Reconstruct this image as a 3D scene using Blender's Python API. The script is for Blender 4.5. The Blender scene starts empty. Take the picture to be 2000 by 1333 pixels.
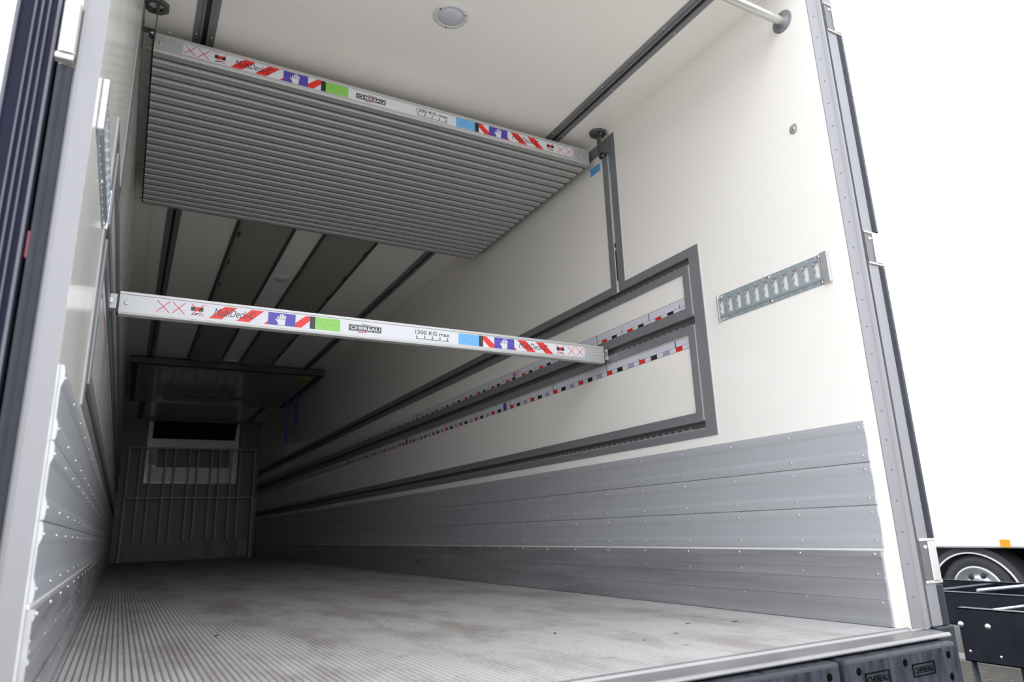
import bpy, math, random
from mathutils import Vector, Matrix
random.seed(7)
PI = math.pi
S = bpy.context.scene
COL = S.collection

# ------------------------------------------------------------------ camera, sky, exposure
def make_camera():
    cd = bpy.data.cameras.new('camera')
    cam = bpy.data.objects.new('camera', cd)
    COL.objects.link(cam)
    yaw, pitch, roll = math.radians(28.98826495), math.radians(15.1621099), math.radians(-1.87060139)
    F = Vector((math.sin(yaw) * math.cos(pitch), math.cos(yaw) * math.cos(pitch), math.sin(pitch)))
    R0 = Vector((math.cos(yaw), -math.sin(yaw), 0))
    U0 = R0.cross(F)
    R = R0 * math.cos(roll) + U0 * math.sin(roll)
    U = U0 * math.cos(roll) - R0 * math.sin(roll)
    m = Matrix((R, U, -F)).transposed().to_4x4()
    m.translation = Vector((0.13509794, -1.5353182, 0.36015386))
    cam.matrix_world = m
    cd.sensor_width = 36.0
    cd.lens = 1358.274 / 2000 * 36.0
    cd.dof.use_dof = True
    cd.dof.focus_distance = 3.3
    cd.dof.aperture_fstop = 3.2
    cd.clip_start = 0.02
    cd.clip_end = 500
    S.camera = cam
make_camera()

world = bpy.data.worlds.new('overcast_sky')
S.world = world
world.use_nodes = True
wn = world.node_tree
def build_sky():
    # overcast: bright overhead, dimmer low down towards the yard behind the photographer
    bg = wn.nodes['Background']
    bg.inputs[0].default_value = (0.93, 0.965, 1.05, 1)
    tc = wn.nodes.new('ShaderNodeTexCoord')
    sp = wn.nodes.new('ShaderNodeSeparateXYZ')
    wn.links.new(tc.outputs['Generated'], sp.inputs[0])
    def rng(src, a, b, c, d):
        n = wn.nodes.new('ShaderNodeMapRange'); n.interpolation_type = 'SMOOTHSTEP'
        for i, v in enumerate((a, b, c, d)): n.inputs[i + 1].default_value = v
        wn.links.new(src, n.inputs[0]); return n.outputs[0]
    def mul(a, b, op='MULTIPLY'):
        n = wn.nodes.new('ShaderNodeMath'); n.operation = op
        for i, v in enumerate((a, b)):
            if isinstance(v, float): n.inputs[i].default_value = v
            else: wn.links.new(v, n.inputs[i])
        return n.outputs[0]
    up = rng(sp.outputs['Z'], 0.0, 0.9, SKY_LOW, SKY_TOP)
    back = rng(sp.outputs['Y'], 0.1, -0.6, 0.0, 1.0)
    low = rng(sp.outputs['Z'], 0.12, 0.42, 1.0, 0.0)
    dim = mul(1.0, mul(mul(back, low), BACK_DIM), 'SUBTRACT')
    wn.links.new(mul(up, dim), bg.inputs[1])
SKY_LOW, SKY_TOP, BACK_DIM = 3.0, 3.1, 0.15
build_sky()
S.view_settings.view_transform = 'Standard'
S.view_settings.look = 'None'
S.view_settings.gamma = 1
S.view_settings.exposure = 0.15
S.view_settings.use_curve_mapping = False

W, H, L = 2.46, 2.64, 13.4          # inside of the trailer box
GZ = -1.25                          # ground level

# ------------------------------------------------------------------ materials
def mat(name, col, rough=0.5, metal=0.0, spec=0.5, var=0.0, vscale=8.0, stretch=(1, 1, 1), bump=0.0, bscale=60.0, rvar=0.0):
    m = bpy.data.materials.new(name)
    m.use_nodes = True
    nt = m.node_tree
    b = nt.nodes['Principled BSDF']
    b.inputs['Base Color'].default_value = (*col, 1)
    b.inputs['Roughness'].default_value = rough
    b.inputs['Metallic'].default_value = metal
    b.inputs['Specular IOR Level'].default_value = spec
    tc = nt.nodes.new('ShaderNodeTexCoord')
    mp = nt.nodes.new('ShaderNodeMapping')
    mp.inputs['Scale'].default_value = stretch
    nt.links.new(tc.outputs['Object'], mp.inputs[0])
    n = nt.nodes.new('ShaderNodeTexNoise')
    n.inputs['Scale'].default_value = vscale
    n.inputs['Detail'].default_value = 5
    nt.links.new(mp.outputs[0], n.inputs['Vector'])
    if var:
        r = nt.nodes.new('ShaderNodeMapRange')
        r.inputs['From Min'].default_value = 0.25
        r.inputs['From Max'].default_value = 0.75
        r.inputs['To Min'].default_value = 1 - var
        r.inputs['To Max'].default_value = 1 + var
        nt.links.new(n.outputs[0], r.inputs[0])
        mx = nt.nodes.new('ShaderNodeVectorMath')
        mx.operation = 'SCALE'
        mx.inputs[0].default_value = col
        nt.links.new(r.outputs[0], mx.inputs['Scale'])
        nt.links.new(mx.outputs[0], b.inputs['Base Color'])
    if rvar:
        r = nt.nodes.new('ShaderNodeMapRange')
        r.inputs['From Min'].default_value = 0.3
        r.inputs['From Max'].default_value = 0.7
        r.inputs['To Min'].default_value = max(0.02, rough - rvar)
        r.inputs['To Max'].default_value = rough + rvar
        nt.links.new(n.outputs[0], r.inputs[0])
        nt.links.new(r.outputs[0], b.inputs['Roughness'])
    if bump:
        n2 = nt.nodes.new('ShaderNodeTexNoise')
        n2.inputs['Scale'].default_value = bscale
        nt.links.new(mp.outputs[0], n2.inputs['Vector'])
        bp = nt.nodes.new('ShaderNodeBump')
        bp.inputs['Strength'].default_value = bump
        bp.inputs['Distance'].default_value = 0.002
        nt.links.new(n2.outputs[0], bp.inputs['Height'])
        nt.links.new(bp.outputs[0], b.inputs['Normal'])
    return m

M = {}
M['gel'] = mat('white_gelcoat', (0.85, 0.82, 0.76), 0.17, 0, 0.5, var=0.012, vscale=1.5, rvar=0.03)
M['ceil'] = mat('ceiling_gelcoat', (0.88, 0.85, 0.79), 0.24, 0, 0.45, var=0.01, vscale=1.2)
M['rail'] = mat('matt_aluminium', (0.24, 0.245, 0.25), 0.45, 0.3, var=0.05, vscale=3, stretch=(1, 0.3, 1))
M['raildark'] = mat('rail_channel', (0.16, 0.165, 0.165), 0.5, 0.5, var=0.05)
M['kick'] = mat('kick_sheet', (0.56, 0.575, 0.595), 0.36, 0.42, var=0.03, vscale=2, stretch=(1, 0.3, 2), rvar=0.04)
M['scuff'] = mat('scuffed_aluminium', (0.46, 0.465, 0.48), 0.34, 0.6, var=0.14, vscale=5, stretch=(1, 0.25, 4), rvar=0.1)
M['rivet'] = mat('rivet', (0.65, 0.65, 0.65), 0.3, 0.9)
M['beam'] = mat('beam_aluminium', (0.50, 0.50, 0.485), 0.42, 0.4, var=0.03, vscale=6, stretch=(0.2, 1, 1))
M['steel'] = mat('stainless_steel', (0.25, 0.245, 0.25), 0.5, 0.5, var=0.07, vscale=10, stretch=(1, 1, 0.15), rvar=0.08)
M['sill'] = mat('sill_steel', (0.27, 0.265, 0.26), 0.4, 0.6, var=0.12, vscale=9, stretch=(0.5, 1, 1), rvar=0.1)
M['hinge'] = mat('hinge_steel', (0.60, 0.59, 0.56), 0.35, 0.7, var=0.04)
M['seal'] = mat('white_sealant', (0.78, 0.77, 0.72), 0.45, 0, var=0.04, vscale=20)
M['white'] = mat('white_sticker', (0.66, 0.66, 0.68), 0.4, 0, var=0.01)
M['tape'] = mat('pale_lavender_tape', (0.62, 0.62, 0.68), 0.4, 0, var=0.01)
M['lav'] = mat('lavender_print', (0.34, 0.35, 0.50), 0.4, 0, var=0.01)
M['red'] = mat('red_print', (0.72, 0.022, 0.018), 0.4, 0, var=0.02)
M['black'] = mat('black_print', (0.018, 0.018, 0.02), 0.4, 0, var=0.02)
M['blue'] = mat('violet_blue_print', (0.07, 0.055, 0.36), 0.4, 0, var=0.01)
M['green'] = mat('lime_print', (0.24, 0.55, 0.09), 0.4, 0, var=0.01)
M['green2'] = mat('dark_lime_print', (0.15, 0.40, 0.07), 0.4, 0, var=0.01)
M['sky'] = mat('sky_blue_print', (0.14, 0.40, 0.72), 0.4, 0, var=0.01)
M['sky2'] = mat('dull_blue_print', (0.09, 0.30, 0.58), 0.4, 0, var=0.01)
M['plastic'] = mat('black_plastic', (0.02, 0.02, 0.022), 0.4, 0, var=0.05)
M['rubber'] = mat('black_rubber', (0.022, 0.025, 0.033), 0.5, 0, 0.25, var=0.2, vscale=14, bump=0.2)
M['wetrubber'] = mat('wet_worn_rubber', (0.024, 0.026, 0.034), 0.45, 0, 0.3, var=0.6, vscale=26, stretch=(1.6, 1, 0.35), bump=0.5, bscale=140, rvar=0.2)
M['void'] = mat('dark_hole', (0.004, 0.004, 0.004), 0.9, 0, 0.0)
M['recess_shade'] = mat('recess_shade_grey', (0.13, 0.13, 0.12), 0.55, 0, 0.3, var=0.03)  # shade of the beam recesses, put into a flat colour
M['navy'] = mat('navy_seal_rubber', (0.007, 0.008, 0.024), 0.5, 0, 0.15, var=0.1)
M['navyrib'] = mat('grey_seal_lip', (0.10, 0.10, 0.12), 0.4, 0, var=0.05)
M['chassis'] = mat('black_chassis_paint', (0.008, 0.009, 0.016), 0.3, 0, 0.3, var=0.2, vscale=5, rvar=0.08)
M['galv'] = mat('galvanised_steel', (0.40, 0.46, 0.48), 0.4, 0.45, var=0.1, vscale=40)
M['cast'] = mat('cast_zinc', (0.6, 0.6, 0.6), 0.4, 0.8, var=0.15, vscale=120, bump=0.6, bscale=300)
M['duct'] = mat('grey_duct_fabric', (0.31, 0.30, 0.265), 0.6, 0, var=0.03, vscale=3)
M['strap'] = mat('blue_webbing', (0.02, 0.05, 0.25), 0.6, 0, var=0.1)
M['darksteel'] = mat('dark_steel', (0.14, 0.14, 0.135), 0.45, 0.6, var=0.05)
M['lamp'] = mat('lamp_lens', (0.50, 0.52, 0.55), 0.2, 0, 0.5, var=0.02)
M['lampring'] = mat('lamp_ring', (0.62, 0.62, 0.60), 0.3, 0, var=0.01)
M['truck'] = mat('white_truck_side', (0.85, 0.85, 0.86), 0.3, 0, var=0.01)
M['tyre'] = mat('tyre_rubber', (0.035, 0.035, 0.04), 0.6, 0, var=0.15, vscale=12)
M['rim'] = mat('silver_rim', (0.55, 0.57, 0.6), 0.3, 0.7, var=0.05)
M['amber'] = mat('amber_lens', (0.9, 0.30, 0.01), 0.25, 0, var=0.1, vscale=60)
M['leaf'] = mat('brown_leaf', (0.28, 0.09, 0.04), 0.7, 0, var=0.3, vscale=60)
M['evap'] = mat('evaporator_shell', (0.10, 0.10, 0.09), 0.4, 0, var=0.03)
M['gloss'] = mat('glossy_bulkhead_panel', (0.30, 0.30, 0.28), 0.08, 0, 0.6, var=0.02)
M['yellow'] = mat('yellow_label', (0.35, 0.32, 0.04), 0.5, 0, var=0.02)

def floor_mat():
    m = mat('ribbed_floor', (0.50, 0.49, 0.475), 0.42, 0.35, 0.5)
    nt = m.node_tree
    b = nt.nodes['Principled BSDF']
    tc = [n for n in nt.nodes if n.type == 'TEX_COORD'][0]
    # brown scuffs and dirt, long in the direction of travel
    mp = nt.nodes.new('ShaderNodeMapping'); mp.inputs['Scale'].default_value = (2.2, 0.8, 1)
    nt.links.new(tc.outputs['Object'], mp.inputs[0])
    n1 = nt.nodes.new('ShaderNodeTexNoise'); n1.inputs['Scale'].default_value = 1.6; n1.inputs['Detail'].default_value = 9; n1.inputs['Roughness'].default_value = 0.68
    nt.links.new(mp.outputs[0], n1.inputs['Vector'])
    r1 = nt.nodes.new('ShaderNodeValToRGB')
    r1.color_ramp.elements[0].position = 0.33; r1.color_ramp.elements[0].color = (0.45, 0.40, 0.36, 1)
    r1.color_ramp.elements[1].position = 0.54; r1.color_ramp.elements[1].color = (0.70, 0.685, 0.66, 1)
    nt.links.new(n1.outputs[0], r1.inputs[0])
    mp2 = nt.nodes.new('ShaderNodeMapping'); mp2.inputs['Scale'].default_value = (9, 26, 1)
    nt.links.new(tc.outputs['Object'], mp2.inputs[0])
    n2 = nt.nodes.new('ShaderNodeTexNoise'); n2.inputs['Scale'].default_value = 1.0; n2.inputs['Detail'].default_value = 6
    nt.links.new(mp2.outputs[0], n2.inputs['Vector'])
    r2 = nt.nodes.new('ShaderNodeMapRange'); r2.inputs[1].default_value = 0.26; r2.inputs[2].default_value = 0.36; r2.inputs[3].default_value = 0.55; r2.inputs[4].default_value = 1.0
    nt.links.new(n2.outputs[0], r2.inputs[0])
    v = nt.nodes.new('ShaderNodeVectorMath'); v.operation = 'SCALE'
    nt.links.new(r1.outputs[0], v.inputs[0]); nt.links.new(r2.outputs[0], v.inputs['Scale'])
    nt.links.new(v.outputs[0], b.inputs['Base Color'])
    # fine anti-slip grain
    vo = nt.nodes.new('ShaderNodeTexVoronoi'); vo.inputs['Scale'].default_value = 260
    nt.links.new(tc.outputs['Object'], vo.inputs['Vector'])
    bp = nt.nodes.new('ShaderNodeBump'); bp.inputs['Strength'].default_value = 0.5; bp.inputs['Distance'].default_value = 0.001
    nt.links.new(vo.outputs['Distance'], bp.inputs['Height']); nt.links.new(bp.outputs[0], b.inputs['Normal'])
    return m
M['floor'] = floor_mat()
M['groove'] = mat('dusty_groove', (0.26, 0.25, 0.24), 0.7, 0.0, var=0.15, vscale=12, stretch=(1, 0.3, 1))

def ground_mat():
    m = mat('wet_ground', (0.09, 0.08, 0.06), 0.65, 0, 0.5)
    nt = m.node_tree
    b = nt.nodes['Principled BSDF']
    tc = [n for n in nt.nodes if n.type == 'TEX_COORD'][0]
    n1 = nt.nodes.new('ShaderNodeTexNoise'); n1.inputs['Scale'].default_value = 9; n1.inputs['Detail'].default_value = 10; n1.inputs['Roughness'].default_value = 0.7
    nt.links.new(tc.outputs['Object'], n1.inputs['Vector'])
    r1 = nt.nodes.new('ShaderNodeValToRGB')
    r1.color_ramp.elements[0].position = 0.3; r1.color_ramp.elements[0].color = (0.022, 0.02, 0.014, 1)
    r1.color_ramp.elements[1].position = 0.62; r1.color_ramp.elements[1].color = (0.06, 0.056, 0.04, 1)
    e = r1.color_ramp.elements.new(0.7); e.color = (0.14, 0.09, 0.05, 1)
    nt.links.new(n1.outputs[0], r1.inputs[0]); nt.links.new(r1.outputs[0], b.inputs['Base Color'])
    return m
M['ground'] = ground_mat()
M['kerb'] = mat('kerb_stone', (0.22, 0.21, 0.19), 0.8, 0, var=0.12, vscale=6)
M['concrete'] = mat('pale_bounce_concrete', (0.42, 0.40, 0.37), 0.8, 0, var=0.12, vscale=4)  # for the added bounce slab behind the camera

# ------------------------------------------------------------------ mesh builder
class MB:
    def __init__(self):
        self.v = []; self.f = []; self.m = []; self.mats = []; self.sm = []
    def mi(self, k):
        if k not in self.mats: self.mats.append(k)
        return self.mats.index(k)
    def add(self, vs, fs, k, smooth=False):
        o = len(self.v); i = self.mi(k)
        self.v += [tuple(p) for p in vs]
        for f in fs:
            self.f.append([o + a for a in f]); self.m.append(i); self.sm.append(smooth)
        return self
    def box(self, x0, x1, y0, y1, z0, z1, k):
        vs = [(x, y, z) for x in (x0, x1) for y in (y0, y1) for z in (z0, z1)]
        return self.add(vs, [(0, 1, 3, 2), (4, 6, 7, 5), (0, 4, 5, 1), (2, 3, 7, 6), (0, 2, 6, 4), (1, 5, 7, 3)], k)
    def prism(self, prof, ax, a0, a1, k, smooth=False, caps=True):
        """closed 2D profile extruded along axis ax ('x': profile (y,z); 'y': (x,z); 'z': (x,y))"""
        n = len(prof); vs = []
        for a in (a0, a1):
            for p, q in prof:
                vs.append({'x': (a, p, q), 'y': (p, a, q), 'z': (p, q, a)}[ax])
        fs = [(i, (i + 1) % n, n + (i + 1) % n, n + i) for i in range(n)]
        self.add(vs, fs, k, smooth)
        if caps: self.add(vs, [tuple(range(n - 1, -1, -1)), tuple(range(n, 2 * n))], k)
        return self
    def cyl(self, c, r, h, ax, k, n=24, r2=None, cap=True, smooth=True):
        """cylinder or cone from c along +axis ax by h"""
        r2 = r if r2 is None else r2
        vs = []
        for t, rr in ((0, r), (h, r2)):
            for i in range(n):
                a = 2 * PI * i / n; p, q = rr * math.cos(a), rr * math.sin(a)
                o = {'x': (t, p, q), 'y': (p, t, q), 'z': (p, q, t)}[ax]
                vs.append((c[0] + o[0], c[1] + o[1], c[2] + o[2]))
        self.add(vs, [(i, (i + 1) % n, n + (i + 1) % n, n + i) for i in range(n)], k, smooth)
        if cap: self.add(vs, [tuple(range(n)), tuple(range(n, 2 * n))], k)
        return self
    def tube(self, pts, r, k, n=12):
        pts = [Vector(p) for p in pts]; vs = []
        for i, p in enumerate(pts):
            d = (pts[min(i + 1, len(pts) - 1)] - pts[max(i - 1, 0)]).normalized()
            s = Vector((0, 0, 1)) if abs(d.z) < 0.9 else Vector((1, 0, 0))
            a = d.cross(s).normalized(); b = d.cross(a)
            for j in range(n):
                t = 2 * PI * j / n; vs.append(p + a * (r * math.cos(t)) + b * (r * math.sin(t)))
        fs = [(i * n + j, i * n + (j + 1) % n, (i + 1) * n + (j + 1) % n, (i + 1) * n + j) for i in range(len(pts) - 1) for j in range(n)]
        self.add(vs, fs, k, True)
        self.add(vs, [tuple(range(n)), tuple(range((len(pts) - 1) * n, len(pts) * n))], k)
        return self
    def lathe(self, c, prof, ax, k, n=40, smooth=True, cap0=True, cap1=True):
        """prof: (radius, height along axis) list"""
        vs = []
        for r, t in prof:
            for i in range(n):
                a = 2 * PI * i / n; p, q = r * math.cos(a), r * math.sin(a)
                o = {'x': (t, p, q), 'y': (p, t, q), 'z': (p, q, t)}[ax]
                vs.append((c[0] + o[0], c[1] + o[1], c[2] + o[2]))
        m = len(prof)
        self.add(vs, [(i * n + j, i * n + (j + 1) % n, (i + 1) * n + (j + 1) % n, (i + 1) * n + j) for i in range(m - 1) for j in range(n)], k, smooth)
        if cap0: self.add(vs, [tuple(range(n))], k)
        if cap1: self.add(vs, [tuple(range((m - 1) * n, m * n))], k)
        return self
    def dome(self, c, r, h, ax, k, s=1, n=8):
        return self.lathe(c, [(r, 0), (r * 0.85, s * h * 0.6), (r * 0.45, s * h * 0.93), (r * 0.02, s * h)], ax, k, n)
    def mirror(self):
        self.v = [(W - x, y, z) for x, y, z in self.v]
        self.f = [f[::-1] for f in self.f]
        return self
    def build(self, name, parent=None, bevel=0.0, seg=1, loc=None):
        """mesh object; vertices are given in world coordinates, stored relative to the parent's origin"""
        me = bpy.data.meshes.new(name)
        off = Vector((0, 0, 0))
        if parent is not None: off = Vector(world_loc(parent))
        elif loc is not None: off = Vector(loc)
        me.from_pydata([Vector(p) - off for p in self.v], [], self.f)
        for k in self.mats: me.materials.append(M[k])
        for p, i, s in zip(me.polygons, self.m, self.sm):
            p.material_index = i; p.use_smooth = s
        me.validate(); me.update()
        import bmesh
        bm = bmesh.new(); bm.from_mesh(me)
        bmesh.ops.recalc_face_normals(bm, faces=bm.faces)
        bm.to_mesh(me); bm.free()
        o = bpy.data.objects.new(name, me)
        COL.objects.link(o)
        if parent is not None: o.parent = parent
        elif loc is not None: o.location = loc
        if bevel:
            md = o.modifiers.new('bevel', 'BEVEL'); md.width = bevel; md.segments = seg; md.limit_method = 'ANGLE'; md.angle_limit = 0.7
        return o

def world_loc(o):
    p = Vector((0, 0, 0))
    while o is not None:
        p += o.location; o = o.parent
    return p

def tag(o, label=None, cat=None, group=None, kind=None):
    if label: o['label'] = label
    if cat: o['category'] = cat
    if group: o['group'] = group
    if kind: o['kind'] = kind
    return o
def thing(name, loc, label, cat, group=None):
    o = bpy.data.objects.new(name, None)
    o.empty_display_size = 0.1
    COL.objects.link(o); o.location = loc
    return tag(o, label, cat, group)
def structure(mb, name, label, **kw):
    return tag(mb.build(name, **kw), label, kind='structure', cat=name.split('_')[0])
def copy_tree(o, parent=None):
    c = o.copy(); COL.objects.link(c); c.parent = parent
    for ch in o.children: copy_tree(ch, c)
    return c

# lettering as flat mesh pieces: (verts2d, faces)
_tc = {}
def text_mesh(txt, bold=0.0, space=1.0):
    key = (txt, bold, space)
    if key in _tc: return _tc[key]
    cu = bpy.data.curves.new('t', 'FONT'); cu.body = txt; cu.size = 1.0; cu.offset = bold; cu.resolution_u = 3; cu.space_character = space
    o = bpy.data.objects.new('t', cu); COL.objects.link(o)
    bpy.context.view_layer.update()
    dg = bpy.context.evaluated_depsgraph_get()
    me = bpy.data.meshes.new_from_object(o.evaluated_get(dg))
    vs = [(v.co.x, v.co.y) for v in me.vertices]; fs = [tuple(p.vertices) for p in me.polygons]
    bpy.data.objects.remove(o); bpy.data.curves.remove(cu); bpy.data.meshes.remove(me)
    x0, x1 = min(v[0] for v in vs), max(v[0] for v in vs); y0, y1 = min(v[1] for v in vs), max(v[1] for v in vs)
    vs = [((x - x0) / (x1 - x0), (y - y0) / (y1 - y0)) for x, y in vs]
    _tc[key] = (vs, fs)
    return _tc[key]
def put_text(mb, txt, x0, x1, z0, z1, fn, k, bold=0.0, shear=0.0, space=1.0):
    """fn maps (s, t) on the surface to a world point"""
    vs, fs = text_mesh(txt, bold, space)
    w, h = (x1 - x0 - shear * (z1 - z0)), z1 - z0
    mb.add([fn(x0 + a * w + shear * b * h, z0 + b * h) for a, b in vs], fs, k)
def poly(mb, pts, fn, k):
    mb.add([fn(a, b) for a, b in pts], [tuple(range(len(pts)))], k)
def rect(mb, a0, a1, b0, b1, fn, k):
    poly(mb, [(a0, b0), (a1, b0), (a1, b1), (a0, b1)], fn, k)

# ================================================================== the box: floor, ceiling, walls
def build_shell():
    # floor: lengthwise ribs as real relief
    pitch = 0.0182; n = int(W / pitch); pitch = W / n
    prof = []
    for i in range(n):
        a = i * pitch
        prof += [(a, -0.006), (a + pitch * 0.30, -0.006), (a + pitch * 0.36, 0.0), (a + pitch * 0.94, 0.0)]
    prof += [(W, -0.006), (W, -0.10), (0, -0.10)]
    mb = MB()
    vs = []; k = len(prof)
    for y in (0.0285, L):
        vs += [(p, y, q) for p, q in prof]
    mb.add(vs, [(i, (i + 1) % k, k + (i + 1) % k, k + i) for i in range(k)], 'floor')
    g = mb.mi('groove')
    for i in range(n): mb.m[4 * i] = g
    structure(mb, 'floor', 'ribbed light grey trailer floor with brown scuff marks')
    mb = MB().box(-0.09, W + 0.09, 0.03, L + 0.1, H, H + 0.1, 'ceil')
    structure(mb, 'ceiling', 'white gelcoat ceiling of the trailer')
    for side in ('right', 'left'):
        mb = MB()
        x0, x1, xb = W, W + 0.022, W + (0.09 if side == 'right' else 0.075)
        mb.box(x1, xb, 0.005, L, -0.1, H, 'gel')              # carrier behind the liners
        YE = L
        # white liner pieces, leaving the rail channels open
        mb.box(x0, x1, 0.005, 0.835, -0.1, H, 'gel')                 # rear part, full height
        mb.box(x0, x1, 0.835, YE, -0.1, 0.785, 'gel')               # below lowest channel
        mb.box(x0, x1, 0.835, YE, 0.817, 1.285, 'gel')
        mb.box(x0, x1, 0.835, YE, 1.325, 1.59, 'gel')
        mb.box(x0, x1, 0.835, 1.396, 1.628, H, 'gel')               # above, either side of the upright slot
        mb.box(x0, x1, 1.420, YE, 1.628, H, 'gel')
        if side == 'left': mb.mirror()
        structure(mb, 'wall_' + side, {'right': 'white gelcoat side wall with rail channels, right of the opening',
                                       'left': 'glossy white side wall seen edge on beside the left door'}[side])
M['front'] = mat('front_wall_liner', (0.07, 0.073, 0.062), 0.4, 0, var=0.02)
build_shell()
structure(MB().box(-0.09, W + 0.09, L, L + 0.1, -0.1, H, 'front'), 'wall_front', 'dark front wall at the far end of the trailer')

# ================================================================== rail channels in the walls
def side_pair(fn):
    for side in ('right', 'left'):
        fn(side, (lambda mb: mb.mirror() if side == 'left' else mb))

ROWS = {'upper': (1.671, 1.626, 1.587, 1.551), 'middle': (1.373, 1.324, 1.283, 1.243), 'lower': (0.860, 0.816, 0.783, 0.744)}
def toothed(mb, z, y0, y1, up, x):
    """strip with a scalloped edge standing across part of the channel"""
    pitch = 0.048; seg = 6; n = int((y1 - y0) / pitch)
    vs = []; d = 0.016
    for i in range(n * seg + 1):
        y = y0 + i * pitch / seg; t = (i % seg) / seg
        e = 0.5 - 0.5 * math.cos(2 * PI * t)
        vs += [(x, y, z - up * 0.004), (x, y, z + up * d * e), (x + 0.004, y, z + up * d * e)]
    mb.add(vs, [(3 * i, 3 * i + 1, 3 * i + 4, 3 * i + 3) for i in range(n * seg)] + [(3 * i + 1, 3 * i + 2, 3 * i + 5, 3 * i + 4) for i in range(n * seg)], 'rail')
SIDE_TXT = {'right': 'right-hand wall', 'left': 'left-hand wall'}
def build_rails(side, fin):
    YE = L - 0.02
    th = 0.004
    for row, (a, b, c, d) in ROWS.items():
        t = thing('load_rail', (W if side == 'right' else 0, 0.9, (b + c) / 2),
                  'grey aluminium %s load rail with scalloped channel along the %s' % ({'upper': 'topmost', 'middle': 'middle', 'lower': 'lowest'}[row], SIDE_TXT[side]),
                  'load rail', 'load rails along the side walls')
        # upper flange
        m = MB()
        lead = 0.771 if row == 'upper' else 0.84
        if row == 'upper':
            m.add([(W - th, 0.839, a), (W - th, 1.342, a), (W - th, 1.396, b), (W - th, 0.839, b)], [(0, 1, 2, 3)], 'rail')
            m.box(W - th + 0.0004, W - 0.0004, 0.839, 1.395, b + 0.001, a - 0.001, 'rail')
            m.box(W - th, W - 0.0004, 1.4645, YE, b, a, 'rail')
        else:
            m.box(W - 0.010, W - 0.0004, 0.845, YE, b, a, 'rail')
        m.box(W + 0.0005, W + 0.020, 0.84, YE, b - 0.003, b, 'raildark')
        for y in [0.95 + 0.6 * i for i in range(20)]:
            m.dome((W - (0.010 if row != 'upper' else th), y, (a + b) / 2), 0.005, 0.002, 'x', 'rail', -1)
        fin(m).build('upper_flange', t)
        m = MB()
        if row == 'lower':
            m.box(W - th, W - 0.0004, 0.839, YE, d, c, 'rail')
        else:
            m.box(W - 0.010, W - 0.0004, 0.845, YE, d, c, 'rail')
        fin(m).build('lower_flange', t)
        m = MB(); m.box(W + 0.0175, W + 0.0215, 0.84, YE, c, b, 'raildark')
        fin(m).build('channel_back', t)
        m = MB(); toothed(m, c, 0.93, YE, 1, W + 0.006)
        fin(m).build('scalloped_strip', t)
    # the upright frame at the rear end of the rails and the two panel end flanges
    t = thing('rail_end_frame', (W if side == 'right' else 0, 0.8, 0.75), 'broad grey upright trim closing the rear ends of the rails on the %s' % SIDE_TXT[side], 'trim', 'rail end frames')
    m = MB().box(W - 0.0045, W - 0.0004, 0.771, 0.8385, 0.744, 1.671, 'rail')
    m.box(W - 0.001, W - 0.0003, 0.764, 0.771, 0.744, 1.675, 'seal')
    fin(m).build('upright', t)
    for z0, z1 in ((1.327, 1.587), (0.816, 1.283)):
        m = MB().box(W - 0.0115, W - 0.0006, 0.838, 0.888, z0, z1, 'rail')
        fin(m).build('panel_edge', t, bevel=0.006, seg=3)
    # upright slot with its post
    t = thing('slot_post', (W if side == 'right' else 0, 1.4, 1.64), 'tall narrow grey slot post rising from the top rail to the ceiling, %s' % SIDE_TXT[side], 'post', 'slot posts')
    m = MB().box(W - th, W - 0.0004, 1.342, 1.396, 1.70, 2.605, 'rail')
    m.add([(W - th, 1.3424, 1.6715), (W - th, 1.3424, 1.70), (W - th, 1.396, 1.70), (W - th, 1.396, 1.628)], [(0, 1, 2, 3)], 'rail')
    m.box(W - 0.001, W - 0.0003, 1.335, 1.342, 1.674, 2.605, 'seal')
    fin(m).build('rear_flange', t)
    m = MB().box(W - th - 0.002, W - 0.0004, 1.420, 1.464, 1.630, 2.53, 'rail')
    fin(m).build('inner_flange', t)
    m = MB().box(W + 0.017, W + 0.0215, 1.397, 1.419, 1.63, 2.62, 'raildark')
    fin(m).build('channel_back', t)
    m = MB().cyl((W + 0.006, 1.408, 1.93), 0.0035, 0.62, 'z', 'rivet', 8)
    m.box(W + 0.002, W + 0.012, 1.400, 1.416, 1.90, 1.925, 'plastic').box(W + 0.003, W + 0.014, 1.399, 1.417, 1.70, 1.88, 'plastic')
    fin(m).build('lift_rod', t)
    m = MB().box(W - 0.001, W + 0.004, 1.399, 1.409, 2.36, 2.49, 'sky')
    fin(m).build('blue_strip', t)
    # top plate joining the slot to the deck
    m = MB().box(W - 0.007, W - 0.0004, 1.397, 1.62, 2.53, 2.60, 'rail')
    fin(m).build('top_plate', t)
    # ceiling bracket over the post
    t = thing('ceiling_bracket', (W - 0.04 if side == 'right' else 0.04, 1.42, 2.5), 'dark steel hanging bracket under the ceiling above the slot post, %s' % SIDE_TXT[side], 'bracket', 'ceiling brackets')
    m = MB(); c = (W - 0.045, 1.43)
    pts = [(c[0] + 0.058 * math.cos(a), c[1] + 0.05 * math.sin(a)) for a in [PI * 2 * i / 8 + PI / 8 for i in range(8)]]
    pts = [(min(x, W - 0.002), y) for x, y in pts]
    inn = [(c[0] + (x - c[0]) * 0.62, c[1] + (y - c[1]) * 0.62) for x, y in pts]
    vs = [(x, y, z) for z in (2.622, 2.6395) for ring in (pts, inn) for x, y in ring]
    fs = []
    for i in range(8):
        j = (i + 1) % 8
        fs += [(i, j, 16 + j, 16 + i), (8 + i, 8 + j, 24 + j, 24 + i), (i, j, 8 + j, 8 + i), (16 + i, 16 + j, 24 + j, 24 + i)]
    m.add(vs, fs, 'darksteel')
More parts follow.
